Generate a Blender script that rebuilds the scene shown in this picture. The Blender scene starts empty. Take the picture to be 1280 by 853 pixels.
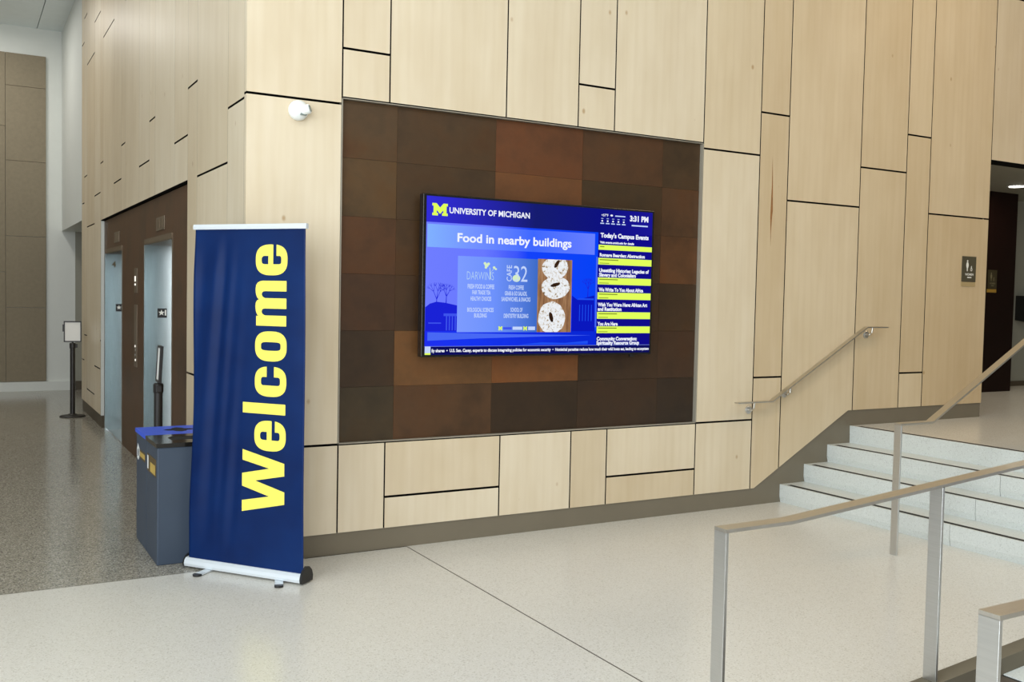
import bpy, bmesh, math, random
from mathutils import Vector, Matrix
random.seed(7)
scene = bpy.context.scene
C = scene.collection

# ------------------------------------------------------------------ camera
cam_d = bpy.data.cameras.new('camera')
cam = bpy.data.objects.new('camera', cam_d)
C.objects.link(cam)
scene.camera = cam
cam_d.sensor_width = 36.0
cam_d.lens = 36.0 * 1210.7 / 1280.0
cam_d.clip_start = 0.05
cam_d.clip_end = 200
YAW, PIT, ROL = math.radians(29.868), math.radians(2.514), math.radians(1.157)
F = Vector((math.sin(YAW) * math.cos(PIT), math.cos(YAW) * math.cos(PIT), -math.sin(PIT)))
R0 = Vector((math.cos(YAW), -math.sin(YAW), 0))
U0 = R0.cross(F)
R = R0 * math.cos(ROL) + U0 * math.sin(ROL)
U = -R0 * math.sin(ROL) + U0 * math.cos(ROL)
m = Matrix.Identity(4)
for i in range(3):
    m[i][0], m[i][1], m[i][2] = R[i], U[i], -F[i]
m.translation = Vector((-1.540, -5.992, 1.70))
cam.matrix_world = m

# ------------------------------------------------------------------ world, lights, exposure
scene.view_settings.view_transform = 'Standard'
scene.view_settings.look = 'None'
scene.view_settings.exposure = 0.0
scene.view_settings.gamma = 1.0
scene.view_settings.use_curve_mapping = False
world = bpy.data.worlds.new('sky')
scene.world = world
world.use_nodes = True
bg = world.node_tree.nodes['Background']
bg.inputs[0].default_value = (0.90, 0.95, 1.0, 1)
bg.inputs[1].default_value = 0.30


def area(name, loc, direction, sx, sy, power, color, spread=180):
    d = bpy.data.lights.new(name, 'AREA')
    d.shape = 'RECTANGLE'
    d.size, d.size_y = sx, sy
    d.energy = power
    d.color = color
    d.spread = math.radians(spread)
    o = bpy.data.objects.new(name, d)
    C.objects.link(o)
    o.location = loc
    o.rotation_euler = Vector(direction).to_track_quat('-Z', 'Y').to_euler()
    return o


# daylight through the tall glazing on the entrance side and behind the visitor
area('window_daylight_side', (-8.6, -8.0, 2.9), (1, 0, 0), 9.0, 5.2, 610, (0.82, 0.93, 1.0), 120)
area('window_daylight_back', (-5.2, -10.2, 3.0), (0.22, 1, 0), 5.6, 5.4, 215, (0.97, 0.98, 1.0), 105)
# unseen ceiling fill lights: neutral added over lobby and lift hall, warm over stairs
for lx, ly, pw, col in ((-3.4, -3.6, 52, (1.0, 0.98, 0.95)), (0.6, -3.9, 50, (1.0, 0.98, 0.95)), (3.6, -4.6, 40, (1.0, 0.98, 0.95)), (6.2, -2.4, 38, (1.0, 0.70, 0.40)), (9.4, -2.4, 38, (1.0, 0.70, 0.40)), (-1.9, 3.0, 30, (1.0, 0.95, 0.86)), (-1.9, 7.0, 42, (1.0, 0.95, 0.86)), (-1.6, 10.4, 46, (1.0, 0.97, 0.92))):
    area('ceiling_fill', (lx, ly, 5.9), (0, 0, -1), 0.6, 0.6, pw, col)


# ------------------------------------------------------------------ materials
def lin(*c):
    out = []
    for v in c:
        v = v / 255.0
        out.append(v / 12.92 if v <= 0.04045 else ((v + 0.055) / 1.055) ** 2.4)
    return tuple(out) + (1.0,)


MATS = {}


def nodes_of(name):
    mt = bpy.data.materials.new(name)
    mt.use_nodes = True
    nt = mt.node_tree
    MATS[name] = mt
    return mt, nt, nt.nodes['Principled BSDF'], nt.links.new


def noise(nt, vec, scale, detail=4, rough=0.55):
    n = nt.nodes.new('ShaderNodeTexNoise')
    n.inputs['Scale'].default_value = scale
    n.inputs['Detail'].default_value = detail
    n.inputs['Roughness'].default_value = rough
    if vec is not None:
        nt.links.new(vec, n.inputs['Vector'])
    return n


def ramp(nt, fac, *stops):
    r = nt.nodes.new('ShaderNodeValToRGB')
    e = r.color_ramp.elements
    while len(e) < len(stops):
        e.new(0.5)
    for el, (p, c) in zip(e, stops):
        el.position = p
        el.color = c
    nt.links.new(fac, r.inputs[0])
    return r


def mixc(nt, a, b, fac=None, blend='MIX', f=0.5):
    x = nt.nodes.new('ShaderNodeMix')
    x.data_type = 'RGBA'
    x.blend_type = blend
    x.inputs[0].default_value = f
    for s, v in ((6, a), (7, b)):
        if isinstance(v, tuple):
            x.inputs[s].default_value = v
        else:
            nt.links.new(v, x.inputs[s])
    if fac is not None:
        nt.links.new(fac, x.inputs[0])
    return x.outputs[2]


def objcoord(nt, scale=(1, 1, 1), rnd=True):
    tc = nt.nodes.new('ShaderNodeTexCoord')
    mp = nt.nodes.new('ShaderNodeMapping')
    mp.inputs['Scale'].default_value = scale
    vec = tc.outputs['Object']
    if rnd:
        oi = nt.nodes.new('ShaderNodeObjectInfo')
        mu = nt.nodes.new('ShaderNodeMath')
        mu.operation = 'MULTIPLY'
        mu.inputs[1].default_value = 37.0
        nt.links.new(oi.outputs['Random'], mu.inputs[0])
        ad = nt.nodes.new('ShaderNodeVectorMath')
        ad.operation = 'ADD'
        nt.links.new(vec, ad.inputs[0])
        nt.links.new(mu.outputs[0], ad.inputs[1])
        vec = ad.outputs[0]
    nt.links.new(vec, mp.inputs['Vector'])
    return mp.outputs['Vector']


def plain(name, col, rough=0.5, metal=0.0, var=0.06, vscale=6.0, spec=0.5):
    mt, nt, b, L = nodes_of(name)
    v = objcoord(nt)
    n = noise(nt, v, vscale)
    c1 = tuple(min(1, x * (1 + var)) for x in col[:3]) + (1,)
    c0 = tuple(x * (1 - var) for x in col[:3]) + (1,)
    r = ramp(nt, n.outputs[0], (0.3, c0), (0.7, c1))
    L(r.outputs[0], b.inputs['Base Color'])
    b.inputs['Roughness'].default_value = rough
    b.inputs['Metallic'].default_value = metal
    b.inputs['Specular IOR Level'].default_value = spec
    return mt


def emis(name, col, strength=1.0):
    mt = bpy.data.materials.new(name)
    mt.use_nodes = True
    nt = mt.node_tree
    nt.nodes.clear()
    o = nt.nodes.new('ShaderNodeOutputMaterial')
    e = nt.nodes.new('ShaderNodeEmission')
    e.inputs[0].default_value = col
    e.inputs[1].default_value = strength
    nt.links.new(e.outputs[0], o.inputs[0])
    MATS[name] = mt
    return mt


def emis_grad(name, axis, stops, x0, x1, noise_amt=0.0, nscale=10):
    """screen picture area whose colour runs along one axis (object coordinates)"""
    mt = emis(name, (1, 1, 1, 1))
    nt = mt.node_tree
    e = [n for n in nt.nodes if n.type == 'EMISSION'][0]
    tc = nt.nodes.new('ShaderNodeTexCoord')
    sp = nt.nodes.new('ShaderNodeSeparateXYZ')
    nt.links.new(tc.outputs['Object'], sp.inputs[0])
    mr = nt.nodes.new('ShaderNodeMapRange')
    mr.inputs[1].default_value, mr.inputs[2].default_value = x0, x1
    nt.links.new(sp.outputs[axis], mr.inputs[0])
    fac = mr.outputs[0]
    if noise_amt:
        n = noise(nt, tc.outputs['Object'], nscale)
        ma = nt.nodes.new('ShaderNodeMath')
        ma.operation = 'MULTIPLY_ADD'
        ma.inputs[1].default_value = noise_amt
        nt.links.new(n.outputs[0], ma.inputs[0])
        nt.links.new(fac, ma.inputs[2])
        fac = ma.outputs[0]
    r = ramp(nt, fac, *stops)
    nt.links.new(r.outputs[0], e.inputs[0])
    return mt


def wood(name, pale, tan):
    mt, nt, b, L = nodes_of(name)
    v = objcoord(nt, (6, 6, 0.6))
    g = noise(nt, v, 2.0, 4, 0.55)
    v2 = objcoord(nt, (1, 1, 0.45))
    blot = noise(nt, v2, 2.4, 3)
    base = ramp(nt, g.outputs[0], (0.25, tan), (0.75, pale))
    bl = ramp(nt, blot.outputs[0], (0.3, (0.86, 0.82, 0.76, 1)), (0.62, (1, 1, 1, 1)))
    c = mixc(nt, base.outputs[0], bl.outputs[0], blend='MULTIPLY', f=0.55)
    # flame figure
    v3 = objcoord(nt, (5, 5, 0.5))
    wv = nt.nodes.new('ShaderNodeTexWave')
    wv.inputs['Scale'].default_value = 0.8
    wv.inputs['Distortion'].default_value = 5.0
    wv.inputs['Detail'].default_value = 2
    L(v3, wv.inputs['Vector'])
    fl = ramp(nt, wv.outputs['Fac'], (0.0, (0.95, 0.93, 0.90, 1)), (0.5, (1, 1, 1, 1)))
    c = mixc(nt, c, fl.outputs[0], blend='MULTIPLY', f=0.35)
    # pin knots
    v4 = objcoord(nt, (1, 1, 0.7))
    vo = nt.nodes.new('ShaderNodeTexVoronoi')
    vo.inputs['Scale'].default_value = 3.4
    L(v4, vo.inputs['Vector'])
    kn = ramp(nt, vo.outputs['Distance'], (0.025, (0.62, 0.47, 0.32, 1)), (0.06, (1, 1, 1, 1)))
    c = mixc(nt, c, kn.outputs[0], blend='MULTIPLY', f=0.8)
    # sheet to sheet difference
    oi = nt.nodes.new('ShaderNodeObjectInfo')
    tint = ramp(nt, oi.outputs['Random'], (0.0, (0.90, 0.86, 0.80, 1)), (0.5, (0.98, 0.96, 0.93, 1)), (1.0, (1, 1, 1, 1)))
    c = mixc(nt, c, tint.outputs[0], blend='MULTIPLY', f=1.0)
    c = mixc(nt, c, oi.outputs['Color'], blend='MULTIPLY', f=1.0)
    L(c, b.inputs['Base Color'])
    b.inputs['Roughness'].default_value = 0.42
    b.inputs['Specular IOR Level'].default_value = 0.35
    return mt


def terrazzo(name, base, chips, scale, rough, amount):
    mt, nt, b, L = nodes_of(name)
    v = objcoord(nt, rnd=False)
    vo = nt.nodes.new('ShaderNodeTexVoronoi')
    vo.inputs['Scale'].default_value = scale
    L(v, vo.inputs['Vector'])
    sep = nt.nodes.new('ShaderNodeSeparateColor')
    L(vo.outputs['Color'], sep.inputs[0])
    stops = [(i / len(chips), c) for i, c in enumerate(chips)]
    ch = ramp(nt, sep.outputs[0], *stops)
    ch.color_ramp.interpolation = 'CONSTANT'
    n = noise(nt, v, 1.1, 3)
    bb = ramp(nt, n.outputs[0], (0.3, tuple(x * 0.95 for x in base[:3]) + (1,)), (0.7, base))
    sel = ramp(nt, sep.outputs[1], (amount - 0.01, (1, 1, 1, 1)), (amount, (0, 0, 0, 1)))
    c = mixc(nt, bb.outputs[0], ch.outputs[0], fac=sel.outputs[0])
    L(c, b.inputs['Base Color'])
    b.inputs['Roughness'].default_value = rough
    b.inputs['Specular IOR Level'].default_value = 0.5
    return mt


def bronze(name):
    mt, nt, b, L = nodes_of(name)
    oi = nt.nodes.new('ShaderNodeObjectInfo')
    v = objcoord(nt)
    n1 = noise(nt, v, 2.6, 5, 0.6)
    n2 = noise(nt, v, 14.0, 5, 0.65)
    r1 = ramp(nt, n1.outputs[0], (0.30, (0.62, 0.66, 0.68, 1)), (0.50, (0.96, 0.96, 0.96, 1)), (0.62, (1.0, 0.90, 0.76, 1)), (0.74, (1.0, 0.70, 0.44, 1)))
    r2 = ramp(nt, n2.outputs[0], (0.3, (0.82, 0.82, 0.82, 1)), (0.7, (1, 1, 1, 1)))
    c = mixc(nt, oi.outputs['Color'], r1.outputs[0], blend='MULTIPLY', f=0.9)
    c = mixc(nt, c, r2.outputs[0], blend='MULTIPLY', f=0.8)
    L(c, b.inputs['Base Color'])
    b.inputs['Roughness'].default_value = 0.42
    b.inputs['Metallic'].default_value = 0.25
    return mt


def steel(name, col, rough, stretch=(1, 1, 60)):
    mt, nt, b, L = nodes_of(name)
    v = objcoord(nt, stretch)
    n = noise(nt, v, 3.0, 3)
    r = ramp(nt, n.outputs[0], (0.3, tuple(x * 0.92 for x in col[:3]) + (1,)), (0.7, col))
    L(r.outputs[0], b.inputs['Base Color'])
    b.inputs['Metallic'].default_value = 1.0
    b.inputs['Roughness'].default_value = rough
    return mt


wood('maple', lin(228, 215, 191), lin(221, 206, 178))
bronze('bronze_tile')
plain('backing', lin(10, 9, 8), 0.95, spec=0.1)
plain('base_metal', lin(122, 113, 96), 0.42, 0.15, 0.03)
plain('kerb_metal', lin(112, 104, 88), 0.65, 0.0, 0.03, spec=0.2)
plain('base_dark', lin(80, 70, 54), 0.42, 0.1, 0.03)
terrazzo('terrazzo_light', lin(222, 218, 209), [lin(212, 207, 196), lin(227, 224, 216), lin(200, 195, 184), lin(219, 215, 205)], 170, 0.24, 0.34)
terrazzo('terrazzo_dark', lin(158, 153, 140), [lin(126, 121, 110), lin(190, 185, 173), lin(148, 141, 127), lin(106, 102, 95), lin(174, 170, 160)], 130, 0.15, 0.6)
terrazzo('step_stone', lin(214, 217, 212), [lin(206, 209, 204), lin(219, 222, 218), lin(198, 200, 195), lin(212, 215, 210)], 150, 0.35, 0.30)
plain('black_strip', lin(20, 18, 17), 0.7)
plain('joint_strip', lin(82, 74, 64), 0.5)
plain('white_paint', lin(222, 225, 219), 0.6, var=0.01)
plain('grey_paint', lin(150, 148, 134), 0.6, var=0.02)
plain('ceiling_paint', lin(236, 244, 245), 0.7, var=0.02)
plain('acoustic', lin(140, 129, 108), 0.85, var=0.07, vscale=18)
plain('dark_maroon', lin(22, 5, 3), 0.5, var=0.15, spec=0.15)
steel('brushed_steel', (0.66, 0.655, 0.64, 1), 0.32)
steel('rail_steel', (0.62, 0.585, 0.53, 1), 0.34, (2, 60, 2))
steel('jamb_steel', (0.66, 0.74, 0.76, 1), 0.20, (40, 1, 1))
plain('trim_metal', lin(170, 162, 146), 0.4, 0.3, 0.02)
plain('header_bronze', lin(112, 96, 76), 0.4, 0.4, 0.05)
plain('plate_bronze', lin(118, 104, 86), 0.35, 0.5, 0.05)
plain('aluminium', lin(226, 232, 236), 0.35, 0.25, 0.01)
plain('black_plastic', lin(22, 20, 19), 0.4)
plain('black_gloss', lin(14, 13, 13), 0.18)
plain('stand_black', lin(32, 28, 25), 0.45)
plain('paper', lin(240, 240, 236), 0.7, var=0.01)
plain('bin_body', lin(56, 68, 84), 0.5, 0.0, 0.04)
plain('bin_blue', lin(44, 88, 226), 0.4, 0.0, 0.03)
plain('bin_black', lin(26, 24, 22), 0.15)
plain('void_black', lin(5, 5, 5), 0.9)
plain('label_gold', lin(200, 168, 84), 0.5)
plain('label_brown', lin(92, 74, 40), 0.5)
plain('white_plastic', lin(238, 241, 238), 0.35, var=0.01)
plain('lens_grey', lin(120, 134, 130), 0.2)
plain('sign_olive', lin(78, 72, 54), 0.5, var=0.04)
plain('sign_dark', lin(54, 46, 22), 0.5, var=0.04)
plain('sign_tan', lin(178, 156, 112), 0.5)
plain('sign_white', lin(236, 234, 224), 0.5, var=0.01)
plain('sign_dim', lin(120, 112, 84), 0.5, var=0.01)
plain('sign_gold', lin(168, 130, 44), 0.4)
plain('welcome_yellow', lin(255, 240, 96), 0.6, var=0.01)
plain('streak_brown', lin(150, 104, 58), 0.5, var=0.2, vscale=30)
emis('lamp_glow', (1.0, 0.96, 0.86, 1), 6.0)
emis('indicator_glow', (1.0, 0.95, 0.85, 1), 1.3)

# banner cloth
mt, nt, b, L_ = nodes_of('banner_cloth')
v = objcoord(nt, rnd=False)
n = noise(nt, v, 2.0, 3)
r = ramp(nt, n.outputs[0], (0.3, lin(0, 26, 74)), (0.7, lin(3, 40, 94)))
L_(r.outputs[0], b.inputs['Base Color'])
b.inputs['Roughness'].default_value = 0.5
b.inputs['Specular IOR Level'].default_value = 0.18

# ------------------------------------------------------------------ mesh helpers
ORG = {}


def reg(o, org):
    ORG[o.name] = Vector(org)
    return o


def props(o, label=None, cat=None, group=None, kind=None):
    if label:
        o['label'] = label
    if cat:
        o['category'] = cat
    if group:
        o['group'] = group
    if kind:
        o['kind'] = kind
    return o


def thing(name, loc, label=None, cat=None, group=None, kind=None):
    o = bpy.data.objects.new(name, None)
    o.empty_display_size = 0.1
    C.objects.link(o)
    o.location = loc
    props(o, label, cat, group, kind)
    return reg(o, loc)


def mk(name, verts, faces, mat, parent=None, loc=None, smooth=False):
    """verts in world coordinates; origin = the parent's origin, or loc"""
    if parent is not None:
        org = ORG[parent.name]
    else:
        org = Vector(loc if loc is not None else (0, 0, 0))
    me = bpy.data.meshes.new(name)
    me.from_pydata([tuple(Vector(p) - org) for p in verts], [], faces)
    bm = bmesh.new()
    bm.from_mesh(me)
    bmesh.ops.recalc_face_normals(bm, faces=bm.faces)
    bm.to_mesh(me)
    bm.free()
    me.materials.append(MATS[mat])
    if smooth:
        me.polygons.foreach_set('use_smooth', [True] * len(me.polygons))
    me.update()
    o = bpy.data.objects.new(name, me)
    C.objects.link(o)
    if parent is not None:
        o.parent = parent
    else:
        o.location = org
    return reg(o, org)


def dark_edges(o, axis, keep_x0=False):
    """panel edges inside the joints are sealed black; the face keeps its veneer"""
    me = o.data
    me.materials.append(MATS['backing'])
    for p in me.polygons:
        if abs(p.normal[axis]) < .5 and not (keep_x0 and p.normal.x < -.5):
            p.material_index = 1


class G:
    """collects shapes of one part"""

    def __init__(s):
        s.v, s.f = [], []

    def add(s, vs, fs):
        k = len(s.v)
        s.v += [tuple(p) for p in vs]
        s.f += [tuple(i + k for i in f) for f in fs]
        return s

    def box(s, x0, x1, y0, y1, z0, z1, bev=0.0):
        if bev <= 0:
            vs = [(x, y, z) for z in (z0, z1) for y in (y0, y1) for x in (x0, x1)]
            return s.add(vs, [(0, 2, 3, 1), (4, 5, 7, 6), (0, 1, 5, 4), (2, 6, 7, 3), (0, 4, 6, 2), (1, 3, 7, 5)])
        bm = bmesh.new()
        bmesh.ops.create_cube(bm, size=1)
        for p in bm.verts:
            p.co = Vector(((x0 + x1) / 2 + p.co.x * (x1 - x0), (y0 + y1) / 2 + p.co.y * (y1 - y0), (z0 + z1) / 2 + p.co.z * (z1 - z0)))
        bmesh.ops.bevel(bm, geom=bm.edges[:], offset=bev, segments=2, affect='EDGES', profile=0.5)
        return s.bm(bm)

    def bm(s, bm):
        bm.verts.index_update()
        s.add([p.co[:] for p in bm.verts], [[q.index for q in f.verts] for f in bm.faces])
        bm.free()
        return s

    def prism(s, poly, axis, a0, a1):
        """poly = list of 2D points; extruded along axis ('x': poly is (y,z), 'y': (x,z), 'z': (x,y))"""
        def P(q, a):
            return {'x': (a, q[0], q[1]), 'y': (q[0], a, q[1]), 'z': (q[0], q[1], a)}[axis]
        n_ = len(poly)
        vs = [P(q, a0) for q in poly] + [P(q, a1) for q in poly]
        fs = [tuple(range(n_)), tuple(range(2 * n_ - 1, n_ - 1, -1))]
        fs += [(i, (i + 1) % n_, n_ + (i + 1) % n_, n_ + i) for i in range(n_)]
        return s.add(vs, fs)

    def lathe(s, c, prof, n_=24, axis='z'):
        """prof = [(r, h)] around an axis through c"""
        vs, fs = [], []
        for rr, h in prof:
            for i in range(n_):
                t = 2 * math.pi * i / n_
                p_, q_ = rr * math.cos(t), rr * math.sin(t)
                d = {'z': (p_, q_, h), 'y': (p_, h, q_), 'x': (h, p_, q_)}[axis]
                vs.append((c[0] + d[0], c[1] + d[1], c[2] + d[2]))
        k = len(prof)
        for j in range(k - 1):
            for i in range(n_):
                fs.append((j * n_ + i, j * n_ + (i + 1) % n_, (j + 1) * n_ + (i + 1) % n_, (j + 1) * n_ + i))
        fs.append(tuple(range(n_)))
        fs.append(tuple((k - 1) * n_ + i for i in range(n_)))
        return s.add(vs, fs)

    def tube(s, pts, r_, n_=10):
        pts = [Vector(p) for p in pts]
        vs, fs = [], []
        for i, p in enumerate(pts):
            t = (pts[min(i + 1, len(pts) - 1)] - pts[max(i - 1, 0)]).normalized()
            up = Vector((0, 0, 1)) if abs(t.z) < 0.9 else Vector((1, 0, 0))
            a = t.cross(up).normalized()
            b_ = t.cross(a)
            for k in range(n_):
                an = 2 * math.pi * k / n_
                vs.append(p + a * r_ * math.cos(an) + b_ * r_ * math.sin(an))
        for j in range(len(pts) - 1):
            for i in range(n_):
                fs.append((j * n_ + i, j * n_ + (i + 1) % n_, (j + 1) * n_ + (i + 1) % n_, (j + 1) * n_ + i))
        fs.append(tuple(range(n_)))
        fs.append(tuple((len(pts) - 1) * n_ + i for i in range(n_)))
        return s.add(vs, fs)

    def xform(s, M_):
        s.v = [tuple(M_ @ Vector(p)) for p in s.v]
        return s

    def build(s, name, mat, parent=None, loc=None, smooth=False):
        return mk(name, s.v, s.f, mat, parent, loc, smooth)


def box(name, x0, x1, y0, y1, z0, z1, mat, parent=None, bev=0.0, loc=None):
    return G().box(x0, x1, y0, y1, z0, z1, bev).build(name, mat, parent, loc)


# flat print: polygons with holes through a 2D curve, text through the built-in font
def outline_mesh(splines):
    cu = bpy.data.curves.new('outline', 'CURVE')
    cu.dimensions = '2D'
    cu.fill_mode = 'BOTH'
    for sp in splines:
        q = cu.splines.new('POLY')
        q.points.add(len(sp) - 1)
        for pt, (a, b_) in zip(q.points, sp):
            pt.co = (a, b_, 0, 1)
        q.use_cyclic_u = True
    o = bpy.data.objects.new('outline', cu)
    C.objects.link(o)
    bpy.context.view_layer.update()
    dg = bpy.context.evaluated_depsgraph_get()
    me = o.evaluated_get(dg).to_mesh()
    vs = [p.co.to_2d()[:] for p in me.vertices]
    fs = [tuple(p.vertices) for p in me.polygons]
    o.evaluated_get(dg).to_mesh_clear()
    bpy.data.objects.remove(o)
    bpy.data.curves.remove(cu)
    return vs, fs


def text_mesh(s, bold=0.0):
    cu = bpy.data.curves.new('lettering', 'FONT')
    cu.body = s
    cu.size = 1.0
    cu.offset = bold
    cu.fill_mode = 'FRONT'
    cu.resolution_u = 3
    o = bpy.data.objects.new('lettering', cu)
    C.objects.link(o)
    bpy.context.view_layer.update()
    dg = bpy.context.evaluated_depsgraph_get()
    me = o.evaluated_get(dg).to_mesh()
    vs = [p.co.to_2d()[:] for p in me.vertices]
    fs = [tuple(p.vertices) for p in me.polygons]
    o.evaluated_get(dg).to_mesh_clear()
    bpy.data.objects.remove(o)
    bpy.data.curves.remove(cu)
    return vs, fs


CAP = None


def fit_text(s, width, cap, bold=0.02):
    """2D text scaled to a width and a capital height, starting at 0,0 on the baseline"""
    global CAP
    if CAP is None:
        CAP = max(p[1] for p in text_mesh('H')[0])
    vs, fs = text_mesh(s, bold)
    x0 = min(p[0] for p in vs)
    x1 = max(p[0] for p in vs)
    k = width / (x1 - x0)
    return [((p[0] - x0) * k, p[1] * cap / CAP) for p in vs], fs


# ------------------------------------------------------------------ floors
FZ = 0.618
fl = box('floor', -9, 5.43, -13, 12.1, -0.20, -0.03, 'backing')
props(fl, 'polished terrazzo floor of the lobby', None, None, 'structure')
box('floor_slab', 1.114, 5.43, -13, 0.04, -0.03, 0, 'terrazzo_light', fl)
box('floor_slab', -9, 1.106, -13, 0.0, -0.03, 0, 'terrazzo_light', fl)
box('divider_strip', 1.106, 1.114, -13, 0.04, -0.03, 0.0003, 'joint_strip', fl)
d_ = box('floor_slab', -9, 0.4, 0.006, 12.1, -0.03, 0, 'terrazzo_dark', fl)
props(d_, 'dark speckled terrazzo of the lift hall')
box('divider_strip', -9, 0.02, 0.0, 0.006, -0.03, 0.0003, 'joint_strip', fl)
uf = box('floor_upper', 5.44, 15, -3.36, 4.0, 0.0, FZ, 'terrazzo_light')
props(uf, 'upper landing floor at the top of the steps', None, None, 'structure')

# ------------------------------------------------------------------ main wall
WT = 6.0
wm = G().box(0.06, 7.27, 0.055, 0.25, 0, WT).box(7.27, 15, 0.055, 0.25, 3.17, WT).build('wall_main', 'backing')
props(wm, 'maple panelled wall around the dark metal screen niche', None, None, 'structure')
gv, gh = 0.0050, 0.0075    # half joint widths
NX0, NX1, NZ0, NZ1 = 0.611, 3.622, 0.727, 2.966
cols = [0, .611, .938, 1.818, 2.423, 2.750, 3.622, 4.230, 4.553, 5.439, 6.051, 6.381, 7.292]
BT = 0.143


def lowz(x):
    if x <= 4.275:
        return BT
    if x >= 5.386:
        return 0.757
    return BT + (x - 4.275) * (0.757 - BT) / (5.386 - 4.275)


def panel_main(x0, x1, z0, z1, cutlow=False):
    a, b_ = x0 + gv if x0 > 0 else 0.0, x1 - gv
    if cutlow:
        xs = [a] + [k for k in (4.275, 5.386) if a < k < b_] + [b_]
        poly = [(x, lowz(x) + 0.002) for x in xs] + [(b_, z1 - gh), (a, z1 - gh)]
    else:
        poly = [(a, z0 + gh), (b_, z0 + gh), (b_, z1 - gh), (a, z1 - gh)]
    o = G().prism(poly, 'y', 0.0, 0.05).build('wall_panel', 'maple', wm)
    dark_edges(o, 1, x0 == 0)
    return o


# veneer sheets differ: the batch by the steps is a tanner maple than the rest
SHEET = {5: (.99, .975, .95), 6: (.99, .975, .95), 7: (.92, .86, .77), 8: (.94, .885, .80), 9: (.89, .82, .71), 10: (.93, .87, .77), 11: (.92, .85, .74)}


def sheet_tint(i, hi):
    c_ = SHEET.get(i, (1, 1, 1))
    if i == 6 and hi > 3.2:
        c_ = (.95, .91, .84)
    return c_ + (1,)


kinds = 'ABC'
JZ = {'A': [.727, 2.925, 5.13], 'B': [1.08, 3.28, 5.48], 'C': [.355, 2.565, 4.77]}
for i in range(12):
    x0, x1 = cols[i], cols[i + 1]
    k = kinds[i % 3]
    js = list(JZ[k])
    if k == 'A' and 5.2 < x0:
        js = [2.93, 5.13]
    if k == 'C' and x0 > 4.5:
        js = [2.575, 4.77]
    zs = [None] + js + [WT]
    innic = NX0 - 0.01 < x0 and x1 < NX1 + 0.01
    for j in range(len(zs) - 1):
        lo, hi = zs[j], zs[j + 1]
        first = lo is None
        l0 = -1 if first else lo
        if innic:
            pieces = []
            if (BT if first else lo) < NZ0 - 0.02:
                pieces.append((lo, min(hi, NZ0), first))
            if hi > NZ1 + 0.02:
                pieces.append((max(l0, NZ1), hi, False))
        else:
            pieces = [(lo, hi, first)]
        for lo_, hi_, cut in pieces:
            o = panel_main(x0, x1, lo_ if lo_ is not None else 0, hi_, cut)
            o.color = sheet_tint(i, hi_)
            if abs(x0 - 4.230) < .01 and hi_ > 3 and not cut and lo_ < 2:
                streak_panel = o
for x0, x1 in ((7.292, 8.2), (8.2, 8.81), (8.81, 9.14), (9.14, 10.05)):
    panel_main(x0, x1, 3.152, 4.77 if x1 - x0 > .8 else 5.13)
    panel_main(x0, x1, 4.77 if x1 - x0 > .8 else 5.13, WT)
# resin streak in one narrow panel
pts = [(4.372, 2.92), (4.383, 2.75), (4.388, 2.60), (4.393, 2.48), (4.386, 2.42), (4.380, 2.30), (4.381, 2.18),
       (4.374, 2.30), (4.366, 2.42), (4.369, 2.55), (4.374, 2.70)]
G().prism(pts, 'y', -0.0006, 0.002).build('wood_streak', 'streak_brown', streak_panel)
# end return of the wall beside the restroom opening
box('end_panel', 7.274, 7.290, 0.052, 1.70, FZ, 3.15, 'maple', wm)

# niche tiles
tx = [0.618, 1.008, 1.757, 2.491, 3.241, 3.614]
tz = [0.735, 1.096, 1.468, 1.841, 2.214, 2.590, 2.958]
tone = [  # bottom row first
    [(74, 64, 52), (92, 68, 50), (62, 48, 36), (66, 50, 38), (58, 45, 35)],
    [(70, 55, 43), (122, 88, 58), (126, 84, 52), (70, 52, 38), (74, 54, 40)],
    [(80, 58, 44), (80, 60, 44), (80, 60, 44), (74, 56, 42), (74, 56, 40)],
    [(92, 64, 44), (84, 62, 42), (92, 64, 42), (78, 58, 40), (104, 72, 48)],
    [(94, 74, 52), (78, 60, 42), (116, 78, 50), (74, 58, 40), (92, 66, 46)],
    [(88, 70, 52), (80, 62, 44), (108, 70, 46), (90, 64, 44), (80, 62, 44)],
]
for j in range(6):
    for i in range(5):
        o = box('metal_tile', tx[i] + .0007, tx[i + 1] - .0007, 0.030 + random.uniform(0, .0015), 0.050, tz[j] + .0007, tz[j + 1] - .0007, 'bronze_tile', wm)
        cr_, cg_, cb_ = tone[j][i]
        o.color = lin(cr_ * 1.0, cg_ * .94, cb_ * .80)
g = G()
g.box(NX0 - .002, NX1 + .002, -0.002, 0.05, NZ1 - .006, NZ1 - .001)
g.box(NX0 - .002, NX1 + .002, -0.002, 0.05, NZ0 + .001, NZ0 + .008)
g.box(NX0 - .002, NX0 + .005, -0.002, 0.05, NZ0, NZ1)
g.box(NX1 - .006, NX1 + .002, -0.002, 0.05, NZ0, NZ1)
g.build('niche_trim', 'trim_metal', wm)

bb = G().prism([(0.0, 0), (0.0, BT), (4.275, BT), (5.386, .757), (7.285, .757), (7.285, 0)], 'y', 0.010, 0.052).build('baseboard_main', 'base_metal')
props(bb, 'brown grey metal baseboard stepping up beside the stairs', None, None, 'structure')

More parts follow.
